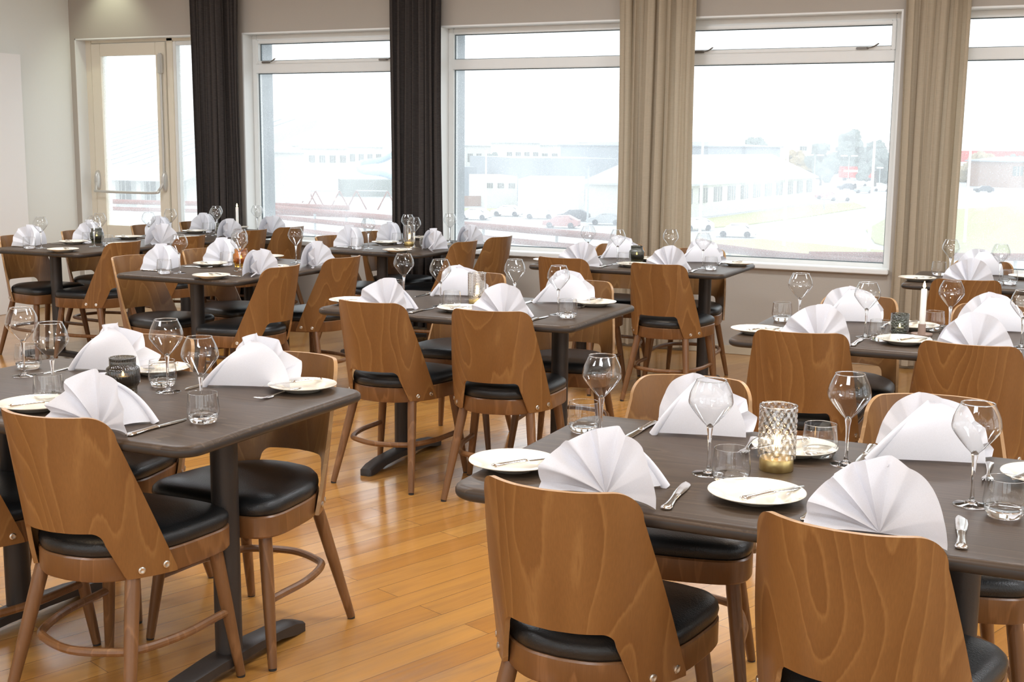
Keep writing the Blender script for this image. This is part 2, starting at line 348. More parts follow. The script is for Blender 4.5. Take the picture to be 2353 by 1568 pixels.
# windows
FY0, FY1 = WY+.12, WY+.19
def frame_rect(b, x0, x1, z0, z1, t, y0, y1, tb=None):
    tb = tb or t
    b.box(x0, x0+t, y0, y1, z0, z1, bev=.004); b.box(x1-t, x1, y0, y1, z0, z1, bev=.004)
    b.box(x0+t, x1-t, y0, y1, z0, z0+tb, bev=.004); b.box(x0+t, x1-t, y0, y1, z1-t, z1, bev=.004)
def handle_me():
    q = MB(); q.box(-.05, .03, -.014, 0, -.008, .008, bev=.003)
    q.tube(smoothpath([(.02, -.018, .0), (.06, -.026, .005), (.1, -.03, .028)], 4), [.006]*4+[.008]*4+[.004], 8, flat=.6); return q.me('window_handle', M['handle'])
HM = handle_me()
for i, (x0, x1) in enumerate(WIN):
    W = O('window_%d' % (i+1), None, loc=((x0+x1)/2, WY, ZS), kind='structure', label=['tall window left of the second dark curtain with an opening top light', 'tall fixed window between dark and beige curtains', 'wide window between the two beige curtains with handled top light', 'window cut off by the right edge of the photo'][i])
    cx = (x0+x1)/2; X0, X1 = x0-cx, x1-cx; Z1 = ZH-ZS
    b = MB(); t = .045; y0, y1 = FY0-WY, FY1-WY
    frame_rect(b, X0+.012, X1-.012, .002, Z1-.012, t, y0, y1, .034)
    b.box(X0+.012+t, X1-.012-t, y0-.012, y1, 2.015-ZS, 2.09-ZS, bev=.004)
    O('frame', b.me('window_frame', M['white_paint']), W)
    b = MB(); b.box(X0, X0+.012, 0, y1, 0, Z1); b.box(X1-.012, X1, 0, y1, 0, Z1); b.box(X0+.012, X1-.012, 0, y1, Z1-.012, Z1)
    q_ = MB(); q_.box(X0, X0+.012, y1, TH+.02, .52-ZS, Z1); q_.box(X1-.012, X1, y1, TH+.02, .52-ZS, Z1); q_.box(X0+.012, X1-.012, y1, TH+.02, Z1-.012, Z1); O('outer_reveal', q_.me('outer_reveal', M['grey_clad'], 0), W)
    O('reveal', b.me('window_reveal', M['white_paint'], 0), W)
    O('sill', MB().box(X0-.0, X1+.0, -.045, y0+.01, -.022, .012, bev=.005).me('window_sill', M['white_paint']), W)
    O('outer_sill', MB().box(X0, X1, y1, TH+.03, .505-ZS, .52-ZS).me('outer_sill', M['alu']), W)
    ym = (y0+y1)/2
    O('glass_pane', MB().box(X0+.05, X1-.05, ym-.004, ym+.004, .03, 2.02-ZS).me('pane', M['pane'], 0), W)
    g_ = MB()
    def gasket(a0, a1, c0, c1):
        e = .006; yy = ym-.012
        g_.box(a0, a0+e, yy, ym, c0, c1); g_.box(a1-e, a1, yy, ym, c0, c1); g_.box(a0+e, a1-e, yy, ym, c0, c0+e); g_.box(a0+e, a1-e, yy, ym, c1-e, c1)
    gasket(X0+.057, X1-.057, .036, 2.015-ZS)
    gasket(*((X0+.081, X1-.081, 2.114-ZS, Z1-.081) if i in (0, 2) else (X0+.057, X1-.057, 2.09-ZS, Z1-.057)))
    O('gasket', g_.me('gasket', M['gasket'], 0), W)
    if i in (0, 2):
        b = MB(); frame_rect(b, X0+.055, X1-.055, 2.088-ZS, Z1-.055, .026, y0-.016, y0+.03)
        sa = O('top_sash', b.me('top_sash', M['white_paint']), W)
        O('sash_pane', MB().box(X0+.075, X1-.075, ym-.004, ym+.004, 2.10-ZS, Z1-.07).me('pane', M['pane'], 0), sa)
        for hx in (-.60, .52): O('window_handle', HM, sa, loc=(hx, y0-.016, 2.102-ZS))
    else:
        O('glass_pane', MB().box(X0+.05, X1-.05, ym-.004, ym+.004, 2.085-ZS, Z1-.05).me('pane', M['pane'], 0), W)

# glazed door with panic bar
D = O('door_1', None, loc=(-7.73, FY0, 0), kind='structure', label='cream glazed exit door with a panic bar')
b = MB(); x0, x1 = DX0+7.73, DX1+7.73
b.box(x0, x0+.075, 0, .1, 0, 2.335, bev=.005); b.box(.43, .50, 0, .1, 0, 2.335, bev=.005); b.box(x1-.06, x1, 0, .1, 0, 2.335, bev=.005)
b.box(x0+.075, x1-.06, 0, .1, 2.30, 2.335, bev=.005); b.box(x0, x1, -.02, .2, 0, .02)
O('door_frame', b.me('door_frame', M['cream_paint']), D)
b = MB(); b.box(x0, x0+.01, -.12, 0, 0, 2.335); b.box(x1-.01, x1, -.12, 0, 0, 2.335); b.box(x0, x1, -.12, 0, 2.325, 2.335); b.box(x0, x1, .1, .26, 2.325, 2.335); b.box(x0, x0+.01, .1, .26, 0, 2.335)
O('reveal', b.me('door_reveal', M['white_paint'], 0), D)
L = MB(); lx0, lx1 = x0+.08, .425
frame_rect(L, lx0, lx1, .02, 2.295, .105, -.012, .045, .12)
L.box(lx0+.1, lx1-.1, -.008, .04, .14, .70, bev=.004)
leaf = O('door_leaf', L.me('door_leaf', M['cream_paint']), D)
O('glass_pane', MB().box(lx0+.1, lx1-.1, .012, .02, .70, 2.195).me('pane', M['pane'], 0), leaf)
b = MB(); hz = 1.05
for sx in (lx0+.035, lx1-.035):
    b.rings([[Vector((sx+.024*a*k, -.012-dy, hz+.05+c_*.09*k)) for a, c_ in [(cos(q*pi/8), sin(q*pi/8)) for q in range(16)]] for k, dy in ((1, 0), (.95, .03), (.6, .045))])
b.tube(smoothpath([(lx0+.04, -.05, hz+.03), (lx0+.055, -.075, hz-.03), (lx0+.12, -.095, hz-.045), (lx1-.12, -.095, hz-.045), (lx1-.06, -.075, hz-.02), (lx1-.035, -.05, hz+.04)], 6), .0115, 10)
O('panic_bar', b.me('panic_bar', M['alu']), leaf)
b = MB(); b.tube([(lx1-.04, -.028, hz), (lx1-.04, -.028, 2.17)], .011, 10); b.box(lx1-.065, lx1-.015, -.05, -.012, 2.02, 2.20, bev=.012)
O('latch_rod', b.me('latch_rod', M['alu']), leaf)
O('sidelight_pane', MB().box(.50, x1-.06, .04, .048, .05, 2.30).me('pane', M['pane'], 0), D)
O('sidelight_frame', (lambda q: (frame_rect(q, .50, x1-.06, .02, 2.30, .035, .0, .06, .08), q)[1])(MB()).me('sidelight_frame', M['white_paint']), D)

b = MB(); b.box(XL+.016, XL+.085, 5.6, 7.85, .0, 2.155, bev=.004)
pn = O('wall_panel', b.me('wall_panel', M['panel'], 30), label='tall plain white panel standing against the left wall', cat='panel')

# curtains
def curtain(x0, x1, folds, seed, mname, label, amp=.042):
    rnd = random.Random(seed); ph = rnd.random()*6; n = 260; rows = 40; v = []; f = []
    jit = [rnd.uniform(-.35, .35) for _ in range(folds+3)]; am = [rnd.uniform(.55, 1.15) for _ in range(folds+3)]
    for j in range(rows+1):
        t = j/rows; z = .025+(ZC-.03)*t
        for i in range(n+1):
            u = i/n; k = u*folds; kk = int(k); s_ = k-kk; jj = jit[kk]*(1-s_)+jit[kk+1]*s_; a_ = am[kk]*(1-s_)+am[kk+1]*s_
            q = sin(2*pi*k+jj*3+.5*sin(3*t+kk))
            w_ = (abs(q)**.7)*(1 if q > 0 else -1)
            wid = 1-.06*sin(pi*t)
            x = x0+(x1-x0)*(.5+(u-.5)*wid)+.012*sin(4*pi*k+jj)+.006*sin(5*t+k)
            y = WY-.068+amp*a_*w_*(.85+.15*sin(2*t+kk*1.7))
            v.append((x, y, z))
    for j in range(rows):
        for i in range(n): a = j*(n+1)+i; f.append((a, a+1, a+n+2, a+n+1))
    return O('curtain', mesh('curtain', v, f, M[mname], 180), label=label, cat='curtain', group='floor length window curtains')
curtain(-6.90, -6.37, 8, 3, 'curt_dark', 'dark charcoal curtain beside the glazed exit door')
curtain(-4.975, -4.51, 8, 5, 'curt_dark', 'dark charcoal curtain between the two left windows')
curtain(-3.12, -2.53, 7, 8, 'curt_tan', 'beige curtain hanging behind the middle window table')
curtain(-1.165, -.755, 5, 11, 'curt_tan', 'beige curtain at the right, reaching behind the lit taper candle')

# ------------------------------------------------------------------ dining chair
PL = smoothpath([(0, -.248, 0), (.06, -.239, 0), (.112, -.213, 0), (.15, -.177, 0), (.186, -.126, 0), (.209, -.077, 0), (.220, -.045, 0), (.224, -.01, 0)], 8)
AL = [0]
for i in range(1, len(PL)): AL.append(AL[-1]+(PL[i]-PL[i-1]).length)
def plan(s):
    a = abs(s)
    for i in range(1, len(AL)):
        if a <= AL[i] or i == len(AL)-1:
            t = (a-AL[i-1])/(AL[i]-AL[i-1]); p = PL[i-1].lerp(PL[i], t); d = (PL[i]-PL[i-1]).normalized(); break
    sg = -1 if s < 0 else 1
    return Vector((p.x*sg, p.y, 0)), Vector((d.x*1, d.y*sg, 0)) if s >= 0 else Vector((d.x, -d.y, 0))
def shell_me():
    sm = .298
    def zh(a):
        if a < .126: return .802
        if a < .190: t = (a-.126)/.064; return .802-.062*(1-sqrt(max(0, 1-t*t)))
        return .740-(a-.190)*(.740-.384)/(sm-.190)
    def zl(a):
        if a < .098: return .507
        if a < .128: t = (a-.098)/.03; return .507-.03*(1-sqrt(max(0, 1-t*t)))
        if a < .166: return .477-(a-.128)*(.477-.378)/.038
        return .378
    ss = [i*.0098 for i in range(11)]+[.103, .108, .113, .118, .122, .125, .1275, .129]+[.133+.005*i for i in range(9)]+[.176, .179, .182, .185, .187, .1885, .19]+[.196+.01*i for i in range(10)]+[sm-.0015]
    ss = sorted(set(round(x, 4) for x in ss)); ss = [-x for x in reversed(ss) if x > 0]+ss
    R = 16; n = len(ss); vo = []; vi = []
    for s in ss:
        a = abs(s); lo, hi = zl(a), max(zh(a), zl(a)+.004)
        p, d = plan(s); nr = Vector((d.y, -d.x, 0)); nr.normalize()     # outward
        if nr.dot(Vector((p.x, p.y, 0))) < 0: nr = -nr
        for j in range(R+1):
            z = lo+(hi-lo)*j/R; q = Vector((p.x*(1+.14*(z-.378)), p.y-.17*(z-.378), z))
            vo.append(q+nr*.001); vi.append(q-nr*.010)
    v = vo+vi; K = len(vo); f = []; fm = []
    for i in range(n-1):
        for j in range(R):
            a = i*(R+1)+j; f.append((a, a+1, a+R+2, a+R+1)); fm.append(0); f.append((K+a, K+a+R+1, K+a+R+2, K+a+1)); fm.append(0)
        a, c_ = i*(R+1), (i+1)*(R+1)
        f.append((a, c_, K+c_, K+a)); fm.append(1); f.append((a+R, K+a+R, K+c_+R, c_+R)); fm.append(1)
    for i in (0, n-1):
        for j in range(R): a = i*(R+1)+j; f.append((a, K+a, K+a+1, a+1)); fm.append(1)
    return mesh('backrest', v, f, [M['veneer'], M['ply']], 40, fm)
OUT = [(0, -.232), (.06, -.224), (.1, -.205), (.138, -.172), (.173, -.122), (.196, -.074), (.209, -.02), (.218, .05), (.222, .105), (.214, .146), (.190, .175), (.15, .189), (.08, .196), (0, .198)]
def seat_outline(sc, dz=0):
    h = [Vector((x, y, 0)) for x, y in OUT]; p = smoothpath(h, 4); full = p+[Vector((-q.x, q.y, 0)) for q in reversed(p[1:-1])]
    return [(q.x*sc, q.y*sc) for q in full]
def chair_proto():
    r = O('dining_chair', None, cat='chair')
    b = MB(); b.rings([[(x, y, z) for x, y in seat_outline(k)] for k, z in ((.985, .372), (1, .377), (1, .430), (.985, .434))])
    O('seat_frame', b.me('seat_frame', M['beech']), r)
    b = MB(); b.rings([[(x, y, z) for x, y in seat_outline(k)] for k, z in ((.965, .432), (.99, .440), (1.0, .452), (.99, .464), (.95, .474), (.86, .482), (.6, .488), (.25, .49))])
    O('seat_cushion', b.me('seat_cushion', M['vinyl'], 60), r)
    bk = O('backrest', shell_me(), r)
    bb = MB()
    bm_ = MB().lathe([(0.0001, 0), (.009, 0), (.0092, .003), (.006, .0045), (.0001, .0035)], 14).me('bolt', M['bolt'])
    for sg in (-1, 1):
        for s, z in ((.205, .398), (.268, .402)):
            p, d = plan(s); nr = Vector((-d.y, d.x, 0)); nr = nr if nr.dot(p) > 0 else -nr
            o = O('bolt', bm_, r); q = Vector((p.x*sg, p.y-.17*(z-.378), z)); nn = Vector((nr.x*sg, nr.y, 0))
            o.location = q+nn*.001; o.rotation_euler = nn.to_track_quat('Z', 'Y').to_euler()
    for nm, tx, ty, fx, fy in (('r', .142, -.155, .194, -.252), ('f', .178, .13, .225, .168)):
        for sg in (-1, 1):
            q = MB(); T_, B_ = Vector((tx*sg, ty, .374)), Vector((fx*sg, fy, .006))
            q.tube([T_.lerp(B_, t) for t in (0, .1, .45, .8, 1)], [.0185, .019, .0175, .0145, .0125], 16)
            lg = O('leg', q.me('leg', M['beech']), r)
            O('foot_glide', MB().tube([(fx*sg, fy, 0), (fx*sg, fy, .007)], .0115, 12).me('foot_glide', M['rubber']), lg)
    hz = .19
    def on(tx, ty, fx, fy, z): t = 1-z/.374; return (tx+(fx-tx)*t, ty+(fy-ty)*t)
    fx, fy = on(.178, .13, .225, .168, hz); rx, ry = on(.142, -.155, .194, -.252, hz)
    half = [(fx, fy-.01, hz), (fx-.002, .08, hz), (.194, -.03, hz), (rx-.006, ry+.06, hz), (rx-.05, ry+.012, hz-.0), (0, -.226, hz)]
    pts = half+[(-x, y, z) for x, y, z in reversed(half[:-1])]
    O('stretcher', MB().tube(smoothpath(pts, 5), .0112, 10).me('stretcher', M['beech']), r)
    return Proto(r)
CHAIR = chair_proto()
TN = dict(A='front left table', B='front right table', E='centre table', F='table before the middle beige curtain', G='right table with the taper candle', H='far right window table',
          C='table with the amber candle holder', D='table beside the white wall panel', J='table before the second dark curtain', I='back left table by the door')
SH = {1: 'near left', 2: 'near right', 3: 'far left', 4: 'far right'}
SV = {1: 'left front', 2: 'left rear', 3: 'right front', 4: 'right rear'}
VERT = 'CDIJ'
def seatname(k): return (SV if k[0] in VERT else SH)[int(k[1])]
CH = {'E1':(-2.662,4.610,-1.4), 'E2':(-2.151,4.605,8.1), 'A1':(-2.226,2.415,2.2), 'A2':(-2.734,2.410,1.3), 'A4':(-2.171,2.841,177.3), 'A3':(-2.756,2.920,183.5), 'B1':(-0.885,2.385,-1.3), 'B2':(-0.311,2.375,-7.2), 'B3':(-0.936,3.037,187.4), 'B4':(-0.287,3.065,190.3), 'E3':(-2.757,5.317,185.8), 'E4':(-2.150,5.239,188.1), 'F1':(-2.742,6.900,-5.8), 'F2':(-2.147,6.822,-2.1), 'F3':(-2.767,7.497,188.1), 'F4':(-2.222,7.406,181.5), 'G1':(-0.928,4.622,6.8), 'G2':(-0.320,4.622,-2.5), 'G3':(-0.890,5.261,177.7), 'G4':(-0.340,5.213,176.3), 'H1':(-0.572,6.810,9.0), 'H3':(-0.53,7.42,182), 'C1':(-4.652,5.433,-91.4), 'C2':(-4.629,6.001,-91.9), 'C3':(-4.108,5.408,91.0), 'C4':(-4.120,6.052,84.9), 'D1':(-6.400,6.250,-95.7), 'D2':(-6.408,6.829,-92.0), 'D3':(-5.928,6.232,90.0), 'D4':(-5.903,6.861,90.8), 'I1':(-6.435,7.578,-90.4), 'I2':(-6.407,8.11,-91.0), 'I3':(-5.92,7.608,90.0), 'I4':(-5.897,8.08,82), 'J1':(-4.576,7.333,-91.1), 'J2':(-4.560,7.879,-91.0), 'J3':(-4.073,7.475,87.8), 'J4':(-4.059,8.02,83.5)}
SW = {'A2': 1, 'A1': 2}           # chair keys A1/A2 are counted from the right
for k, (x, y, a) in CH.items():
    kk = 'A%d' % SW[k] if k in SW else k
    side = seatname(kk)
    CHAIR.put((x, y, 0), radians(a), 'curved plywood chair at %s seat, %s' % (side, TN[k[0]]), 'plywood dining chairs with black seats')

# ------------------------------------------------------------------ tables
TB = {'A': (-2.45, 2.61), 'B': (-.572, 2.605), 'E': (-2.41, 4.85), 'F': (-2.43, 7.124), 'G': (-.59, 4.85), 'H': (-.28, 7.17), 'C': (-4.351, 5.714), 'D': (-6.17, 6.517), 'J': (-4.317, 7.603), 'I': (-6.16, 7.79)}
def rrect(a, b_, r, seg=7):
    out = []
    for cx, cy, a0 in ((a-r, b_-r, 0), (-a+r, b_-r, pi/2), (-a+r, -b_+r, pi), (a-r, -b_+r, 3*pi/2)):
        for k in range(seg+1): t = a0+pi/2*k/seg; out.append((cx+r*cos(t), cy+r*sin(t)))
    return out
def table_proto(matk):
    r = O('dining_table', None, cat='table')
    b = MB(); rings = []
    for ins, z in ((.016, .7095), (.008, .7105), (.002, .715), (.0, .720), (.0, .729), (.002, .7335), (.007, .738), (.013, .74)):
        rings.append([(x, y, z) for x, y in rrect(.6-ins, .4-ins, .06-ins*.5)])
    b.rings(rings); tm = b.me('tabletop', [M[matk], M['table_edge']], 50)
    for p_ in tm.polygons:
        if p_.center.z < .7312: p_.material_index = 1
    O('tabletop', tm, r)
    for sx in (-.39, .39):
        O('column', MB().tube([(sx, 0, .045), (sx, 0, .7)], .037, 24).me('column', M['iron'], 50), r)
        q = MB()
        for s_ in (-1, 1): pass
        st = []
        for yv, zt, zb, hw in ((-.335, .012, 0, .018), (-.325, .03, 0, .028), (-.28, .045, .004, .03), (-.2, .054, .022, .034), (-.08, .06, .03, .037), (0, .061, .03, .039), (.08, .06, .03, .037), (.2, .054, .022, .034), (.28, .045, .004, .03), (.325, .03, 0, .028), (.335, .012, 0, .018)):
            st.append([(sx-hw, yv, zb), (sx+hw, yv, zb), (sx+hw, yv, zt-.006), (sx+hw*.7, yv, zt), (sx-hw*.7, yv, zt), (sx-hw, yv, zt-.006)])
        q.rings(st); O('base_foot', q.me('base_foot', M['iron'], 40), r)
        O('top_bracket', MB().box(sx-.04, sx+.04, -.25, .25, .697, .7097, bev=.003).me('top_bracket', M['iron']), r)
    return Proto(r)
TH_, TV_ = table_proto('table'), table_proto('table')
for k, (x, y) in TB.items():
    TH_.put((x, y, 0), -pi/2 if k in VERT else 0, 'dark brown pedestal dining table, '+TN[k] if k not in 'AB' else 'dark brown pedestal dining table at the '+('front left' if k == 'A' else 'front right')+' of the room', 'dark pedestal dining tables')
for o_ in [TV_.r]+list(TV_.r.children): bpy.data.objects.remove(o_, do_unlink=True)

# ------------------------------------------------------------------ tableware
def glass_proto():
    r = O('wine_glass', None, cat='wine glass')
    b = MB(); b.lathe([(.0065, .1045), (.010, .109), (.0185, .1175), (.030, .131), (.0405, .1445), (.0458, .1525), (.0475, .157), (.0478, .162), (.047, .168), (.0452, .178), (.0405, .190), (.0345, .202), (.0322, .207)], 48)
    O('bowl', b.me('bowl', M['thin'], 180), r)
    b = MB(); b.lathe([(.0325, .2060), (.0330, .207), (.0325, .2080), (.0318, .2080), (.0314, .207), (.0318, .2060)], 48, close=True); O('rim', b.me('rim', M['glass'], 180), r)
    b = MB(); b.lathe([(.0001, .112), (.0035, .1105), (.0072, .106), (.0068, .1), (.0048, .088), (.0036, .065), (.0034, .035), (.004, .018), (.007, .009), (.012, .006), (.0001, .006)], 20)
    O('stem', b.me('stem', M['glass'], 180), r)
    b = MB(); b.lathe([(.0001, .0063), (.010, .0062), (.02, .0038), (.033, .002), (.0355, .0014), (.0357, .0008), (.035, .0003), (.0001, .0003)], 40)
    O('foot', b.me('foot', M['glass'], 180), r)
    return Proto(r)
def tumbler_proto():
    r = O('water_glass', None, cat='drinking glass')
    b = MB(); b.lathe([(.0348, .012), (.0385, .018), (.0405, .026), (.0408, .033), (.0398, .045), (.0382, .06), (.0365, .076)], 40); O('body', b.me('body', M['thin'], 180), r)
    b = MB(); b.lathe([(.0362, .0755), (.0367, .0764), (.0362, .0768), (.0356, .0762)], 40, close=True); O('rim', b.me('rim', M['glass'], 180), r)
    b = MB(); b.lathe([(.0001, .015), (.02, .014), (.033, .0165), (.0383, .0185), (.0365, .012), (.0325, .0045), (.0305, .0008), (.028, .0004), (.0001, .0025)], 40); O('base', b.me('base', M['glass'], 180), r)
    return Proto(r)
def plate_proto():
    b = MB(); b.lathe([(.0001, .004), (.045, .004), (.058, .0055), (.066, .011), (.080, .0155), (.0955, .0195), (.0975, .0205), (.0982, .0195), (.0965, .0175), (.078, .012), (.066, .007), (.056, .002), (.052, 0), (.048, .0), (.046, .0015), (.0001, .0015)], 56)
    return Proto(O('side_plate', b.me('side_plate', M['china'], 50), cat='plate'))
def loft(b, secs, seg=10):
    b.rings([[(x0+hw*cos(2*pi*k/seg), y, zc+hh*sin(2*pi*k/seg)) for k in range(seg)] for y, x0, hw, zc, hh in secs])
def knife_proto(sc=1, nm='table_knife'):
    r = O(nm, None, cat='knife')
    b = MB(); loft(b, [(y*sc, x*sc, h*sc*1.25, z, t*1.15) for y, x, h, z, t in ((-.11, 0, .002, .004, .0015), (-.108, 0, .0075, .004, .0032), (-.10, 0, .0095, .0045, .0036), (-.085, 0, .0078, .0045, .0034), (-.05, 0, .0058, .0045, .0032), (-.015, 0, .0062, .0045, .0034), (-.008, 0, .0075, .0045, .0036), (0, 0, .006, .004, .002))], 12)
    O('handle', b.me('handle', M['steel'], 50), r)
    b = MB(); loft(b, [(y*sc, x*sc, h*sc*1.15, z, t) for y, x, h, z, t in ((-.004, 0, .0062, .004, .0016), (.008, 0, .0085, .0035, .001), (.05, .0008, .0098, .0025, .0008), (.085, .0, .0092, .0018, .0007), (.1, -.0018, .0062, .0014, .0006), (.11, -.005, .001, .0012, .0005))], 10)
    O('blade', b.me('blade', M['steel'], 60), r)
    return Proto(r)
def fork_proto():
    b = MB(); loft(b, [(-.10, 0, .002, .004, .0012), (-.098, 0, .008, .0045, .0016), (-.088, 0, .010, .005, .0018), (-.06, 0, .0065, .0055, .0018), (-.01, 0, .0034, .006, .0018), (.02, 0, .0034, .0045, .0016), (.03, 0, .007, .0035, .0012), (.042, 0, .0115, .003, .001), (.058, 0, .012, .0035, .001), (.062, 0, .0115, .004, .0009)], 10)
    for i in range(4):
        x = -.0092+i*.00613; loft(b, [(.058, x, .0019, .0036, .0009), (.075, x, .0017, .0062, .0009), (.092, x, .0014, .009, .0008), (.1, x, .0006, .0098, .0005)], 8)
    return Proto(O('fork', b.me('fork', M['steel'], 50), cat='fork'))
def napkin_me(seed):
    rnd = random.Random(seed); NA, NR = 96, 14; v = []; f = []; ph = rnd.uniform(0, 1)
    jit = [rnd.uniform(-.25, .25) for _ in range(12)]; arc = [rnd.uniform(-.006, .004) for _ in range(12)]
    for i in range(NA+1):
        u = i/NA; a = pi*(1-u)                       # u=0 at the left end (-x), folded part left, smooth part right
        k = (u**.92)*5.6+ph+.22*sin(7*u+seed); kk = int(k); fr = k-kk
        pl = (1-abs(2*fr-1))-.5                       # zigzag fold
        soft = 1-.78*max(0, min(1, (u-.58)/.14))
        pl = (pl+.12*jit[kk % 12])*soft
        R_ = .136+.006*cos(2*(a-pi/2))+arc[kk % 12]*.6*soft+.004*sin(k*2)
        for j in range(NR+1):
            t = j/NR; rr = R_*t; off = pl*.042*t**.9
            x = rr*cos(a)*1.0; z = .003+rr*sin(a)*(.985); y = -.012+off+.10*z*(1-.4*u)-.05*(x/.13)**2*t-.012*sin(a)*t
            v.append((x, y, max(z, .0025)))
    for i in range(NA):
        for j in range(NR): q = i*(NR+1)+j; f.append((q, q+1, q+NR+2, q+NR+1))
    # supporting tail: smooth folded sheet that runs back from the crest down to the table
    Tp = Vector((.004, .004, .131)); G = Vector((.10+rnd.uniform(-.02, .015), .105+rnd.uniform(-.02, .015), .005)); n = 20
    def ridge(t): return Tp.lerp(G, t)+Vector((-.004*sin(pi*t), .022*sin(pi*t), .008*sin(pi*t)))
    def arc_(t): a = pi/2+pi/2*t; return Vector((.134*cos(a)*.97, .012+.012*(1-t), .003+.132*sin(a)))
    def foot_(t): return Vector((.03*t, .006, .13*(1-t)))
    for other, bl in ((arc_, .007), (foot_, .004)):
        base = len(v)
        for i in range(n+1):
            for j in range(n+1):
                t, q_ = i/n, j/n; p = ridge(t).lerp(other(t), q_); h_ = sin(pi*q_)*t
                p = p+Vector((0, bl*h_, bl*.7*h_*(1-.5*t))); p.z = max(p.z, .0025+.004*h_*(t > .9)); v.append(tuple(p))
        for i in range(n):
            for j in range(n): q = base+i*(n+1)+j; f.append((q, q+1, q+n+2, q+n+1))
    # rolled ridge along the tail fold
    b = MB(); b.v = [Vector(p) for p in v]; b.f = f; b.fm = [0]*len(f)
    rid = [ridge(t)+Vector((0, -.002, -.002-.003*t)) for t in [i/12 for i in range(13)]]
    b.tube(rid, [.003+.007*t for t in [i/12 for i in range(13)]], 12)
    return b.me('folded_napkin', M['linen'], 60)
NAP = [napkin_me(s) for s in range(8)]
WG, TU, PLT, KN, BK, FK = glass_proto(), tumbler_proto(), plate_proto(), knife_proto(), knife_proto(.84, 'butter_knife'), fork_proto()
rj = random.Random(4)
ZT = .7402
# which things of a seat the photo shows: g wine glass, t tumbler, n napkin, p plate, k knife, f fork, b butter knife
SEATS = {'A1': 'gtpk', 'A2': 'gtnpkfb', 'A3': 'gtnpkfb', 'A4': 'gtnpkfb', 'B1': 'gtnpkfb', 'B2': 'gtnpkfb', 'B3': 'gtnpkfb', 'B4': 'gtnpkfb', 'E1': 'gtnpkfb', 'E2': 'gtnpkfb', 'E3': 'gtnpkfb', 'E4': 'gtnpkfb',
         'F1': 'gtnpkfb', 'F2': 'gtnpkfb', 'F3': 'gnpkb', 'F4': 'gtnpkfb', 'G1': 'gtnpkfb', 'G2': 'gtnpkfb', 'G3': 'gtnpkfb', 'G4': 'gtnpkfb', 'H1': 'gtnpkb', 'H3': 'gtnpk',
         'C1': 'gtnpkfb', 'C2': 'gtnpkfb', 'C3': 'gnpfb', 'C4': 'gnpfb', 'D1': 'gtnpkfb', 'D2': 'gtnpkb', 'D3': 'gtpb', 'D4': 'gnpb', 'I1': 'gnpb', 'I2': 'gtnp', 'I3': 'gnpb', 'I4': 'gnp', 'J1': 'gtnpkfb', 'J2': 'gtnpb', 'J3': 'gtnpb', 'J4': 'gnp'}
OV = {('B1', 'g'): (-.135, -.060), ('B1', 't'): (-.072, -.112), ('B2', 'g'): (.402, -.052), ('B2', 't'): (.466, -.106), ('B3', 'g'): (-.455, .125), ('B3', 't'): (-.526, .19), ('B4', 'g'): (.119, .158), ('B4', 't'): (.05, .209),
      ('A2', 'g'): (.403, -.102), ('A2', 't'): (.454, -.158), ('A4', 'g'): (.118, .105), ('A4', 't'): (.047, .165), ('A1', 'g'): (-.118, -.091), ('A1', 't'): (-.075, -.15), ('A3', 'g'): (-.424, .098), ('A3', 't'): (-.509, .196),
      ('A1', 'p'): (-.50, -.21), ('A2', 'p'): (-.035, -.235), ('A3', 'p'): (-.105, .32), ('A4', 'p'): (.44, .30),
      ('E3', 'g'): (-.415, .06), ('E3', 't'): (-.495, .12), ('E1', 'g'): (-.14, -.1), ('E1', 't'): (-.062, -.141), ('E4', 'g'): (.14, .07), ('E4', 't'): (.04, .16), ('E2', 'g'): (.42, -.10), ('E2', 't'): (.488, -.158), ('E4', 'p'): (.44, .27), ('E3', 'p'): (-.07, .29),
      ('G3', 'g'): (-.435, .10), ('G3', 't'): (-.522, .18), ('G1', 'g'): (-.14, -.115), ('G1', 't'): (-.079, -.175), ('G4', 'g'): (.136, .113), ('G4', 't'): (.071, .196)}
def local(seat, x, y):
    """seat-local (diner looks to +y, seat centre x=0) -> table-local"""
    k = int(seat[1]); s_ = {1: -.27, 2: .27, 3: -.27, 4: .27}[k]
    if seat[0] in VERT:
        # left chairs 1,2 = front, rear ; in the turned frame the near side maps to the left side
        s_ = {1: .27, 2: -.27, 3: .27, 4: -.27}[k]
    if k in (1, 2): return s_+x, y, 0
    return s_-x, -y, pi
NM = dict(g='bell shaped wine glass', t='low clear water glass', n='white fan folded napkin', p='small cream side plate', k='steel table knife', f='steel fork', b='butter knife on plate')
ni = 0
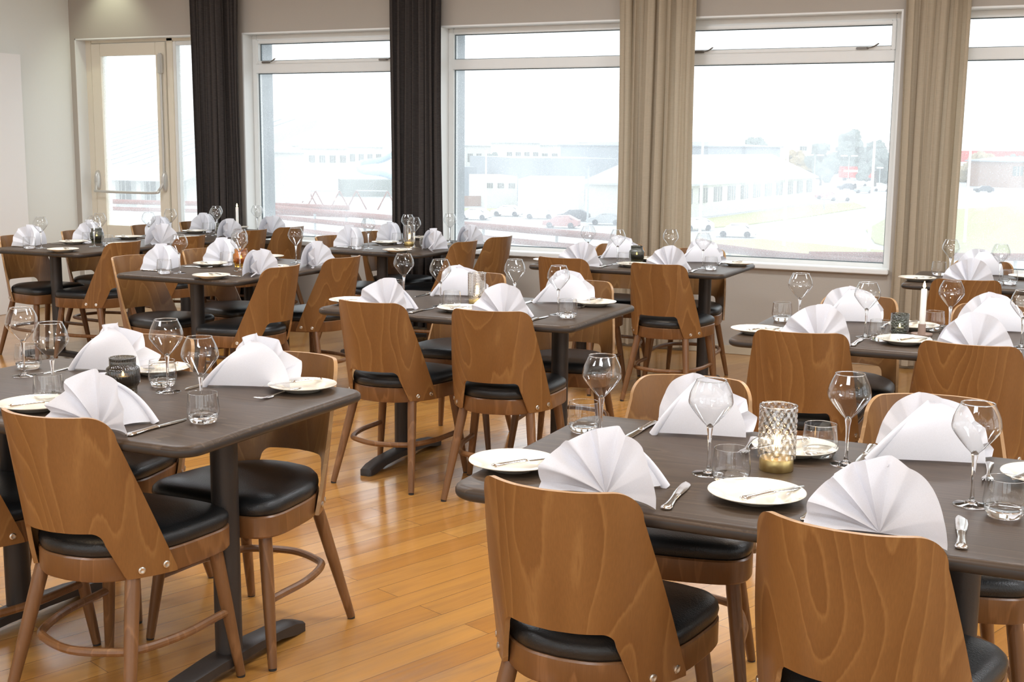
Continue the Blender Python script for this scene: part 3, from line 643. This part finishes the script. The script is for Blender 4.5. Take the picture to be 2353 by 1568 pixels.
for seat, what in SEATS.items():
    k = seat[0]; X, Y = TB[k]; rot = -pi/2 if k in VERT else 0
    where = '%s seat, %s' % (seatname(seat), TN[k])
    pos = {}
    for c_, (x, y, a) in dict(g=(.135, -.10, 0), t=(.20, -.152, 0), n=(0, -.318, 0), p=(-.262, -.205, 0), k=(.128, -.255, .05), f=(-.148, -.215, .04), b=(-.215, -.2, -.5)).items():
        if c_ not in what: continue
        j = .006 if c_ in 'gtnp' else .004
        if (seat, c_) in OV: lx, ly = OV[(seat, c_)]; la = 0 if int(seat[1]) < 3 else pi
        else:
            lx, ly, la = local(seat, x+rj.uniform(-j, j), y+rj.uniform(-j, j))
        if c_ == 'b' and 'p' in what:
            px_, py_ = pos['p']; sg = 1 if int(seat[1]) < 3 else -1; lx, ly = px_+sg*.035, py_+sg*.0
        pos[c_] = (lx, ly)
        wx, wy = X+lx*cos(rot)-ly*sin(rot), Y+lx*sin(rot)+ly*cos(rot)
        an = la+rot+a+(rj.uniform(-.09, .09) if c_ in 'nkfb' else rj.uniform(-3, 3) if c_ in 'gtp' else 0)
        lab = '%s at %s' % (NM[c_], where)
        if c_ == 'g': WG.put((wx, wy, ZT), an, lab, 'wine glasses on the dining tables')
        if c_ == 't': TU.put((wx, wy, ZT), an, lab, 'water glasses on the dining tables')
        if c_ == 'p': PLT.put((wx, wy, ZT), an, lab, 'side plates on the dining tables')
        if c_ == 'k': KN.put((wx, wy, ZT), an, lab, 'table knives on the dining tables')
        if c_ == 'f': FK.put((wx, wy, ZT), an, lab, 'forks on the dining tables')
        if c_ == 'b': o = BK.put((wx, wy, ZT+.0175), an, lab, 'butter knives on the side plates')
        if c_ == 'n': O('folded_napkin', NAP[ni % 8], loc=(wx, wy, ZT), rz=an, label=lab, cat='napkin', group='fan folded napkins on the tables'); ni += 1

# ------------------------------------------------------------------ candle holders
def flame_me(h=.02, r=.0045):
    return MB().lathe([(.0001, 0), (r*.7, h*.12), (r, h*.3), (r*.8, h*.55), (r*.35, h*.85), (.0001, h)], 12).me('flame', M['flame'], 180)
def tpos(k, x, y):
    X, Y = TB[k]; return (X+x, Y+y, ZT)
def tealight(r, z=.006):
    t = O('tealight', MB().lathe([(.0001, z), (.0185, z), (.0185, z+.014), (.017, z+.0145), (.0001, z+.0125)], 24).me('tealight', M['wax']), r)
    O('flame', flame_me(.016, .004), t, loc=(0, 0, z+.015))
def ribbed(k, x, y, mk, label):
    r = O('candle_holder', None, loc=tpos(k, x, y), label=label, cat='candle holder')
    seg = 144; mod = lambda r_, z, a, i, j: r_*(1+.022*cos(a*36)) if r_ > .02 else r_
    b = MB(); b.lathe([(.036, .001), (.037, .02), (.044, .03), (.0455, .04), (.0455, .068), (.043, .075), (.036, .08), (.0355, .1), (.0365, .104), (.034, .104), (.033, .082), (.041, .072), (.0425, .04), (.034, .024)], seg, mod=mod)
    O('glass_body', b.me('glass_body', M[mk], 180), r)
    O('glass_foot', MB().lathe([(.0001, .0005), (.037, .0005), (.0385, .008), (.036, .012), (.0001, .016)], 48).me('glass_foot', M['glass'], 60), r)
    O('gold_cup', MB().lathe([(.0001, .017), (.029, .017), (.030, .02), (.030, .052), (.0288, .052), (.0288, .021), (.0001, .02)], 32).me('gold_cup', M['brass'], 40), r)
    tealight(r, .034)
ribbed('A', .023, .03, 'smoky', 'smoky grey ribbed glass candle holder on the front left table')
ribbed('F', -.06, .05, 'smoky_green', 'smoky ribbed glass candle holder before the middle beige curtain')
ribbed('C', -.03, .04, 'amber', 'amber ribbed glass candle holder on the left table')
ribbed('D', -.1, .1, 'smoky_green', 'olive green ribbed candle holder on the far left table')
def cylinder(k, x, y, style, label, h=.145):
    r = O('candle_holder', None, loc=tpos(k, x, y), label=label, cat='candle holder')
    seg = 120; zs = [.028+(h-.03)*i/56 for i in range(57)]; prof = [(.0405, z) for z in zs]
    def mod(r_, z, a, i, j):
        if style == 'diamond':
            u, v_ = a*16/(2*pi), (z-.028)/.024
            d = abs(((u+v_) % 1)-.5)+abs(((u-v_) % 1)-.5); return r_*(1+.09*(d-.5))
        u = a*16/(2*pi); s_ = abs((u % 1)-.5)*2; return r_*(1+.03*abs((((z-.028)/.011+s_*1.6) % 1)-.5))
    b = MB(); b.lathe(prof, seg, mod=mod)
    O('glass_body', b.me('glass_body', M['pattern'], 20 if style == 'diamond' else 40), r)
    O('rim', MB().lathe([(.0405, h-.003), (.0415, h-.001), (.0405, h+.001), (.0395, h-.001)], 48, close=True).me('rim', M['glass'], 180), r)
    O('brass_base', MB().lathe([(.0001, .0002), (.0365, .0002), (.0372, .002), (.0372, .026), (.036, .028), (.0001, .028)], 48).me('brass_base', M['brass']), r)
    bl = O('light_bulb', MB().lathe([(.0001, .028), (.008, .028), (.009, .036), (.015, .052), (.0185, .066), (.016, .082), (.008, .092), (.0001, .096)], 20).me('light_bulb', M['thin'], 180), r)
    O('filament', MB().tube(smoothpath([(-.007, 0, .042), (-.0045, .002, .078), (-.001, 0, .05), (.002, .002, .078), (.0045, 0, .05), (.008, -.001, .078)], 4), .0011, 6).me('filament', M['flame'], 180), bl)
cylinder('B', -.012, .045, 'diamond', 'tall diamond cut glass lantern with brass base on the front right table')
cylinder('E', -.02, .02, 'herring', 'herringbone glass lantern with brass base on the centre table')
cylinder('J', .0, -.02, 'herring', 'glowing patterned glass lantern before the second dark curtain')
def green(k, x, y, label):
    r = O('tealight_holder', None, loc=tpos(k, x, y), label=label, cat='candle holder')
    O('glass_body', MB().lathe([(.0001, .001), (.030, .001), (.0335, .004), (.0345, .02), (.0345, .077), (.0335, .08), (.032, .077), (.032, .012), (.0001, .01)], 40).me('glass_body', M['green_glass'], 50), r)
    tealight(r, .012)
green('G', -.036, .03, 'green bubbled glass tealight holder beside the lit taper candle at right')
green('I', -.02, .06, 'dark green glass tealight holder on the back left table')
def taper(k, x, y, label, h=.135):
    r = O('candlestick', None, loc=tpos(k, x, y), label=label, cat='candle')
    O('holder', MB().lathe([(.0001, .001), (.038, .001), (.0395, .003), (.0395, .009), (.038, .009), (.036, .005), (.0145, .0045), (.0140, .045), (.0125, .046), (.0001, .044)], 36).me('holder', M['taupe'], 50), r)
    c_ = O('candle', MB().lathe([(.0001, .04), (.0112, .044), (.0112, .044+h-.004), (.0095, .044+h), (.0001, .044+h-.003)], 24).me('candle', M['wax'], 50), r)
    O('flame', flame_me(.028, .0055), c_, loc=(0, 0, .044+h+.002))
taper('G', .045, .035, 'lit white taper candle in a taupe holder on the right table')
taper('I', .08, .16, 'lit white taper candle on the back left table', .16)

# ------------------------------------------------------------------ ceiling spotlights of the room (warm)
def spot(x, y, energy, col=(1, .74, .46), aim=(0, 0, -1), size=100, z=ZC):
    b = MB(); b.lathe([(.0001, 0), (.045, 0), (.045, -.05), (.04, -.05), (.038, -.008), (.0001, -.008)], 24)
    o = O('ceiling_spotlight', b.me('ceiling_spotlight', M['white_paint']), loc=(x, y, z-.001), label='white round ceiling spotlight above the frame', cat='lamp', group='ceiling spotlights')
    l = bpy.data.lights.new('spot', 'SPOT'); l.energy = energy; l.color = col; l.spot_size = radians(size); l.spot_blend = .8; l.shadow_soft_size = .05
    lo = bpy.data.objects.new('lamp', l); C.objects.link(lo); lo.parent = o; lo.location = (0, 0, -.03)
    lo.rotation_euler = Vector(aim).to_track_quat('-Z', 'Y').to_euler()
for x, y in ((-2.6, 1.6), (-.6, 1.4), (-1.5, 3.6), (-3.6, 3.8), (-.2, 4.2), (-2.4, 6.2), (-4.6, 6.0), (-6.3, 5.4), (-.6, 6.6), (-1.4, 0.2), (-4.3, 1.8)):
    spot(x, y, 34)
spot(-7.75, 8.22, 14, (.9, 1, .78), (0.0, .35, -1), 95)

for i, (x, y) in enumerate(((-.6, .2), (-3.4, .2), (-.6, 3.4), (-3.4, 3.4), (-6.2, 3.0), (-.6, 6.2), (-3.4, 6.2), (-6.2, 6.0), (1.8, 2.0), (1.8, 5.0))):  # unseen light panels added overhead to brighten the interior
    o = O('added_fill_panel', MB().box(-.6, .6, -.3, .3, -.03, 0, bev=.004).me('added_fill_panel', M['white_paint']), loc=(x, y, ZC-.001), label='flat white fill light panel added above the frame', cat='lamp', group='added fill light panels')
    l = bpy.data.lights.new('panel', 'AREA'); l.shape = 'RECTANGLE'; l.size = 1.1; l.size_y = .5; l.energy = 30; l.color = (.87, .93, 1)
    lo = bpy.data.objects.new('lamp', l); C.objects.link(lo); lo.parent = o; lo.location = (0, 0, -.035)

# ------------------------------------------------------------------ outside
ZG = -7.5
def simple(name, col, rough=.8): return P(name, col, rough, bump=(3, .1))
M['g_asphalt'] = simple('wet_asphalt', (.40, .41, .42), .5); M['g_grass'] = simple('autumn_grass', (.36, .36, .16)); M['pale'] = simple('pale_render', (.62, .62, .58))
M['roofgrey'] = simple('grey_roof', (.3, .33, .36)); M['roofpale'] = simple('pale_roof', (.5, .53, .56)); M['dkwin'] = simple('dark_window', (.12, .13, .12), .3)
M['leaf'] = simple('tree_foliage', (.16, .19, .17)); M['leaf2'] = simple('autumn_foliage', (.34, .26, .14)); M['bark'] = simple('bark', (.12, .1, .08))
M['rust'] = P('rust_red_paint', (.22, .05, .028), .6, bump=(60, .6)); M['polewhite'] = simple('pole_white', (.85, .85, .85)); M['steelgrey'] = simple('galvanised', (.42, .45, .46))
M['redpaint'] = simple('red_paint', (.6, .07, .05)); M['bluepaint'] = simple('pale_blue', (.3, .45, .55)); M['brown'] = simple('brown_brick', (.33, .2, .15)); M['carwhite'] = P('car_white', (.8, .8, .8), .3); M['cardark'] = P('car_dark', (.05, .055, .07), .3); M['carred'] = P('car_red', (.4, .2, .19), .3); M['cargrey'] = P('car_grey', (.35, .37, .38), .3)
O('ground', MB().box(-900, 500, 12, 1500, ZG-1, ZG).me('ground', M['g_asphalt'], 0), kind='structure', label='wet asphalt town ground outside the windows')
def lawn(pts, label):
    v = [at(x, y, z=ZG) for x, y in pts]; n = len(v); vv = [Vector((p.x, p.y, ZG)) for p in v]+[Vector((p.x, p.y, ZG+.12)) for p in v]
    return O('grass_lawn', mesh('grass_lawn', vv, [tuple(range(n)), tuple(range(n, 2*n))]+[(i, (i+1) % n, n+(i+1) % n, n+i) for i in range(n)], M['g_grass'], 0), label=label, cat='lawn', kind='stuff')
lawn([(1560, 513), (1870, 471), (1960, 466), (1990, 478), (1850, 500), (1700, 520), (1560, 530)], 'pale green lawn strip before the long low building')
lawn([(1990, 530), (2060, 490), (2420, 470), (2420, 600), (2100, 585), (2010, 560)], 'yellow green lawn curving beside the road at right')
lawn([(1560, 556), (1750, 552), (1900, 566), (2100, 585), (2200, 625), (1560, 625)], 'dry grass bank below the window railing')
lawn([(1040, 480), (1170, 481), (1180, 484), (1040, 490)], 'thin yellow grass strip below the stone wall')
def block(name, px0, px1, ybase, ztop, depth, matk, label, cat='building', ybase1=None, roof=None, wins=0, wz=(.45, .8), zb=ZG):
    a = at(px0, ybase, z=zb); c_ = at(px1, ybase1 or ybase, z=zb); d = (c_-a); d.z = 0; Ln = d.length; d.normalize(); nr = Vector((-d.y, d.x, 0))
    if nr.y < 0: nr = -nr
    rz = math.atan2(d.y, d.x); r = O(name, None, loc=(a.x, a.y, zb), rz=rz, label=label, cat=cat); h = ztop-zb
    O('wall', MB().box(0, Ln, 0, depth, 0, h).me('wall', M[matk], 0), r)
    if roof:
        rh, mk = roof; b_ = MB(); ov = .6
        b_.add([(-ov, -ov, h), (Ln+ov, -ov, h), (Ln+ov, depth+ov, h), (-ov, depth+ov, h), (-ov+depth*.25, depth/2, h+rh), (Ln+ov-depth*.25, depth/2, h+rh), (-ov, -ov, h-.25), (Ln+ov, -ov, h-.25), (Ln+ov, depth+ov, h-.25), (-ov, depth+ov, h-.25)],
               [(0, 1, 5, 4), (1, 2, 5), (2, 3, 4, 5), (3, 0, 4), (6, 7, 1, 0), (7, 8, 2, 1), (8, 9, 3, 2), (9, 6, 0, 3), (6, 7, 8, 9)])
        O('roof', b_.me('roof', M[mk], 0), r)
    for i in range(wins):
        cx = Ln*(i+.5)/wins; ww = Ln/wins*.28; b_ = MB()
        b_.box(cx-ww, cx+ww, -.08, .02, h*wz[0], h*wz[1]); wo = O('window', b_.me('window', M['dkwin'], 0), r)
        O('mullion', MB().box(cx-ww*.3, cx-ww*.2, -.12, -.07, h*wz[0], h*wz[1]).box(cx+ww*.3, cx+ww*.4, -.12, -.07, h*wz[0], h*wz[1]).me('mullion', M['pale'], 0), wo)
    return r, Ln, h
block('school_building', 1560, 1868, 506, -3.1, 13, 'pale', 'long low pale building with a row of windows', ybase1=466, roof=(3.6, 'roofpale'), wins=11, wz=(.42, .86))
block('warehouse', 1540, 1790, 420, 2.0, 40, 'roofgrey', 'grey blue hall rising behind the long low building', roof=(1.2, 'roofgrey'), ybase1=415)
block('sports_hall', 1190, 1330, 482, -3.2, 22, 'pale', 'plain white box shaped hall in the second window view', ybase1=484)
block('gym_annex', 1112, 1188, 476, -3.0, 14, 'pale', 'low white annex with high narrow windows beside the hall', wins=3, wz=(.62, .78))
block('long_hall', 1180, 1440, 462, -.5, 40, 'roofgrey', 'long grey roofed hall behind the white box hall', ybase1=462)
block('shed', 1040, 1095, 455, -2.2, 10, 'roofgrey', 'dark grey shed left of the white annex')
block('stone_wall', 1040, 1162, 474, -6.0, .6, 'brown', 'low brown stone wall below the grey shed', cat='wall')
block('pool_building', 560, 700, 455, .2, 18, 'pale', 'pale gabled house at the left of the first window', roof=(1.6, 'roofpale'), wins=4, wz=(.1, .35))
block('hedge_block', 785, 905, 452, -4.6, 6, 'leaf', 'dark green hedge behind the playground', cat='hedge')
block('residential_block', 1830, 1990, 392, 4.2, 20, 'pale', 'distant white apartment house above the trees', wins=6, wz=(.7, .85))
block('red_roof_hall', 2170, 2420, 372, 1.2, 30, 'redpaint', 'distant red clad hall in the right window', wins=0)
block('brick_house', 2315, 2440, 432, -1.0, 16, 'brown', 'brown brick house at the right edge', roof=(1.0, 'roofgrey'), wins=3)
for i, (x0, x1, yb, zt) in enumerate(((640, 700, 392, 1.0), (705, 800, 396, .2), (800, 880, 394, .8), (1070, 1150, 398, 1.6), (1160, 1240, 402, 2.6), (1240, 1330, 400, 2.0), (1330, 1400, 398, 3.0))):
    block('house', x0, x1, yb, zt, 12, 'pale', 'distant white house in a hazy row, %s' % ['leftmost in the first window', 'second in the first window', 'beside the second dark curtain', 'leftmost in the second window', 'second in the second window', 'third in the second window', 'beside the beige curtain'][i], roof=(1.5, 'roofpale'), wins=4, wz=(.4, .7))
# pavilion seen through the door
p_ = at(150, 478, z=-3.2); r, Ln, h = block('pavilion', 150, 430, 470, 0, 16, 'pale', 'white pavilion with a seamed metal roof behind the exit door', ybase1=480, wins=5, wz=(.15, .6), zb=-3.2)
b_ = MB(); b_.add([(-2, -3, h-.1), (Ln+2, -3, h-.1), (Ln+2, 14, h+3.4), (-2, 14, h+3.4), (-2, -3, h-1.2), (Ln+2, -3, h-1.2), (Ln+2, 14, h+2.8), (-2, 14, h+2.8)], [(0, 1, 2, 3), (4, 5, 1, 0), (5, 6, 2, 1), (6, 7, 3, 2), (7, 4, 0, 3), (4, 5, 6, 7)])
ro = O('roof', b_.me('roof', M['roofpale'], 0), r); b_ = MB()
for i in range(int(Ln/1.3)+3): b_.tube([(-1.8+i*1.3, -3, h-.05), (-1.8+i*1.3, 14, h+3.45)], .05, 4)
O('roof_seams', b_.me('roof_seams', M['steelgrey'], 0), ro)
for i in range(6): O('post', MB().box(Ln*i/5-.2, Ln*i/5+.2, -2.4, -2.0, 0, h-1).me('post', M['pale'], 0), r)
# trees
def tree(px, py, top, wd, matk, label, seed):
    rnd = random.Random(seed); p = at(px, py, z=ZG); d = p.y; Hh = (340-top)/F_PX*p.length+H-ZG if True else 8
    r = O('tree', None, loc=p, label=label, cat='tree', group='trees beyond the car park'); Wm = wd/F_PX*p.length
    O('trunk', MB().tube([(0, 0, 0), (.1, 0, Hh*.6)], [Hh*.03, Hh*.015], 8).me('trunk', M['bark']), r)
    bm = bmesh.new()
    for i in range(26):
        t = rnd.random()**.8; rr = Wm*.5*(1-t*.75); a = rnd.uniform(0, 2*pi); c_ = Vector((rr*.75*cos(a), rr*.75*sin(a), Hh*(.15+.72*t))); s_ = Wm*.17*(1.15-.5*t)*rnd.uniform(.7, 1.2)
        q = bmesh.ops.create_icosphere(bm, subdivisions=2, radius=s_)
        for v_ in q['verts']:
            nv = noise.noise(v_.co*(3/s_)*.6+Vector((i, seed, 0))); v_.co = v_.co*(1+.5*nv)+c_
    me = bpy.data.meshes.new('crown'); bm.to_mesh(me); bm.free(); me.materials.append(M[matk]); O('crown', me, r)
for i, (px, py, top, wd, mk, lb) in enumerate(((1735, 395, 308, 90, 'leaf', 'rounded dark tree behind the grey blue hall'), (1825, 420, 335, 80, 'leaf2', 'autumn coloured tree right of the grey blue hall'), (1885, 426, 322, 90, 'leaf', 'dense tree behind the street lamps'), (1950, 410, 292, 105, 'leaf', 'tallest dark conifer in the wide window'), (2010, 428, 315, 90, 'leaf', 'dark tree behind the red trailer'), (2065, 425, 308, 80, 'leaf', 'dark tree beside the right beige curtain'), (2250, 420, 338, 100, 'leaf2', 'autumn tree in the right window'), (2330, 405, 350, 90, 'leaf', 'hazy green tree in the right window'), (1385, 400, 345, 60, 'leaf', 'small hazy tree beside the middle beige curtain'), (1130, 404, 352, 60, 'leaf', 'small hazy tree above the white annex'))):
    tree(px, py, top, wd, mk, lb, i)
# poles
def pole(name, px, ybase, ytop, rad, mk, label, cat='pole', head=False, group=None):
    p = at(px, ybase, z=ZG); hgt = H+(338-ytop)/F_PX*(p-Vector((0, 0, H))).length-ZG
    r = O(name, None, loc=p, label=label, cat=cat, group=group)
    O('shaft', MB().tube([(0, 0, 0), (0, 0, hgt)], [rad, rad*.7], 10).me('shaft', M[mk]), r)
    if head:
        for s_ in ((-1, 1) if head == 2 else (0,)): O('lamp_head', MB().box(s_*1.2-.8, s_*1.2+.8, -.3, .3, hgt-.1, hgt+.25, bev=.1).me('lamp_head', M['polewhite']), r)
for px, yb, yt, lb in ((1607, 566, 318, 'white flagpole left in the wide window'), (1801, 568, 322, 'white flagpole in the middle of the wide window'), (1996, 580, 316, 'white flagpole right in the wide window'), (2216, 560, 316, 'white flagpole in the right window')):
    pole('flagpole', px, yb, yt, .15, 'polewhite', lb, 'flagpole', group='white flagpoles')
for px, yb, yt, hd, lb in ((1870, 430, 352, 2, 'double headed street lamp left of the tallest tree'), (1948, 430, 353, 2, 'double headed street lamp before the tallest tree'), (2020, 430, 378, 1, 'single street lamp beside the right beige curtain')):
    pole('street_lamp', px, yb, yt, .12, 'steelgrey', lb, 'street lamp', head=hd)
pole('street_pole', 1893, 484, 420, .12, 'steelgrey', 'thin dark pole before the white parked car'); pole('street_pole', 1350, 512, 385, .13, 'steelgrey', 'thin dark pole before the white box hall')
pole('street_pole', 1116, 500, 348, .14, 'polewhite', 'white pole before the white annex')
# cars
def car(px, py, mk, label, rz=0, L_=4.0):
    p = at(px, py, z=ZG); r = O('car', None, loc=p, rz=rz, label=label, cat='car', group='cars parked outside')
    b_ = MB(); sec = [(-.5, .35, .62), (-.49, .3, .78), (-.30, .28, .9), (-.12, .25, 1.38), (.22, .25, 1.42), (.42, .25, 1.0), (.5, .3, .85), (.5, .35, .5)]
    b_.rings([[(x*L_, -.86, zb), (x*L_, .86, zb), (x*L_, .86, zt-.25), (x*L_, .66 if zt > 1 else .8, zt), (x*L_, -.66 if zt > 1 else -.8, zt), (x*L_, -.86, zt-.25)] for x, zb, zt in sec]); O('body', b_.me('body', M[mk], 40), r)
    O('window_band', MB().add([(-.2*L_, -.86, .98), (.36*L_, -.86, .98), (.22*L_, -.76, 1.3), (-.1*L_, -.76, 1.3)], [(0, 1, 2, 3)]).add([(-.2*L_, .86, .98), (.36*L_, .86, .98), (.22*L_, .76, 1.3), (-.1*L_, .76, 1.3)], [(0, 1, 2, 3)]).me('window_band', M['cardark'], 0), r)
    for x in (-.3, .3):
        for y in (-.8, .8): O('wheel', MB().tube([(x*L_, y-.1, .33), (x*L_, y+.1, .33)], .33, 14).me('wheel', M['cardark']), r)
for px, py, mk, rz, lb in ((1897, 458, 'carred', .3, 'dark red car at the end of the long low building'), (1930, 462, 'carwhite', .3, 'white estate car parked before the tree line'), (1945, 436, 'cardark', .4, 'dark car left of the parked row'), (1985, 444, 'cargrey', .3, 'grey car in the parked row'), (1975, 428, 'carwhite', .3, 'white van behind the grey car'), (2025, 440, 'carwhite', .3, 'white car beside the right flagpole'), (2030, 420, 'carwhite', .3, 'white car behind the right flagpole'), (1596, 530, 'carwhite', .9, 'white car beside the beige curtain'), (1690, 545, 'carwhite', .2, 'white car below the left flagpole'),
                           (1090, 505, 'carwhite', .2, 'white car at the left of the second window'), (1165, 497, 'carwhite', .2, 'white estate car before the box hall'), (1240, 503, 'carwhite', .3, 'white car in the middle of the car park'), (1318, 508, 'cardark', .3, 'dark car in the car park by the beige curtain'), (1392, 517, 'cargrey', .3, 'grey car at the right of the second window'), (1290, 524, 'carred', .2, 'pale red car nearest the railing'), (2260, 442, 'cardark', .3, 'dark car on the road in the right window'), (670, 488, 'carwhite', .1, 'white car behind the rails in the first window')):
    car(px, py, mk, lb, rz)
p = at(1968, 415, z=ZG); r = O('trailer', None, loc=p, rz=.35, label='red box trailer with pale lettering beside the parked cars', cat='trailer')
O('box', MB().box(-5, 5, -1.2, 1.2, .8, 4).me('box', M['redpaint'], 0), r); O('pale_band', MB().box(-4, 1, -1.26, -1.2, 2.4, 3.1).box(2, 2.4, -1.26, -1.2, 1.2, 3.6).me('pale_band', M['pale'], 0), r)
for x in (-3.5, 3.5): O('wheel', MB().tube([(x, -1.2, .45), (x, 1.2, .45)], .45, 14).me('wheel', M['cardark']), r)
# playground frames
for px, lb in ((690, 'swing frame left in the first window'), (745, 'crossed climbing frame in the first window'), (855, 'swing frame beside the second dark curtain')):
    p = at(px, 482, z=ZG); r = O('swing_frame', None, loc=p, rz=.3, label=lb, cat='playground frame'); b_ = MB()
    O('top_bar', MB().tube([(-2.2, 0, 2.6), (2.2, 0, 2.6)], .09, 8).me('top_bar', M['steelgrey']), r)
    for x in (-2.2, 2.2):
        for s_ in (-1, 1): O('post', MB().tube([(x, 0, 2.6), (x+s_*1.3, s_*.4, 0)], .09, 8).me('post', M['rust']), r)
p = at(870, 440, z=ZG); r = O('water_slide', None, loc=p, label='pale blue water slide beside the second dark curtain', cat='slide')
O('chute', MB().tube(smoothpath([(3, 0, 7), (0, 1, 6), (-4, 0, 5.4), (-2, -3, 4), (3, -3, 3.4), (5, -2, 2.4)], 6), .55, 10).me('chute', M['bluepaint']), r)
for x in (-2, 2): O('post', MB().tube([(x, -1, 0), (x, -1, 5)], .25, 8).me('post', M['polewhite']), r)

# balcony and railings
def rail_pts(pts, z): return smoothpath([at(x, y, z=z) for x, y in pts], 5)
PN = [(540, 468), (640, 478), (886, 500), (1064, 516), (1393, 545), (1650, 570), (1798, 588), (2038, 607), (2200, 622)]
base = rail_pts(PN, .62)
O('balcony', MB().box(-15, 3, WY+.40, WY+9, -.75, -.5).me('balcony', M['steelgrey'], 0), kind='structure', label='terrace slab outside the windows')
def railing(pl, zs, label, step, zb=-.5, mk='rust', wire=True):
    r = O('balcony_railing', None, loc=(pl[0].x, pl[0].y, zb), label=label, cat='railing'); o0 = Vector((pl[0].x, pl[0].y, zb))
    for i, z in enumerate(zs): O('handrail' if i == 0 else 'lower_rail', MB().tube([Vector((p.x, p.y, z))-o0 for p in pl], .034 if i == 0 else .03, 10).me('rail', M[mk]), r)
    acc = 0; k = 0; last = pl[0]; nxt = 0
    for i in range(1, len(pl)):
        seg = (pl[i]-pl[i-1]).length
        while nxt <= acc+seg:
            q = pl[i-1].lerp(pl[i], (nxt-acc)/seg); qb = Vector((q.x, q.y, zb))-o0
            if k % 7 == 0: O('post', MB().tube([qb, qb+Vector((0, 0, zs[0]-zb))], .016, 8).me('post', M['steelgrey']), r)
            elif k < 95: O('baluster', MB().tube([qb, qb+Vector((0, 0, zs[-1]-zb-.05))], .012, 6).me('baluster', M['polewhite']), r)
            k += 1; nxt += step
        acc += seg
railing(base, (.62, .50, .36), 'rust red balcony railing running across the three middle windows', .16)
railing([at(x, y, z=.62) for x, y in ((180, 461), (400, 467), (640, 472), (800, 478))], (.62, .52), 'rust red railing behind the exit door and the first window', .2)
railing([at(x, y, z=.55) for x, y in ((1860, 587), (2100, 589), (2420, 592))], (.55,), 'short rust red rail at the right windows', .25)
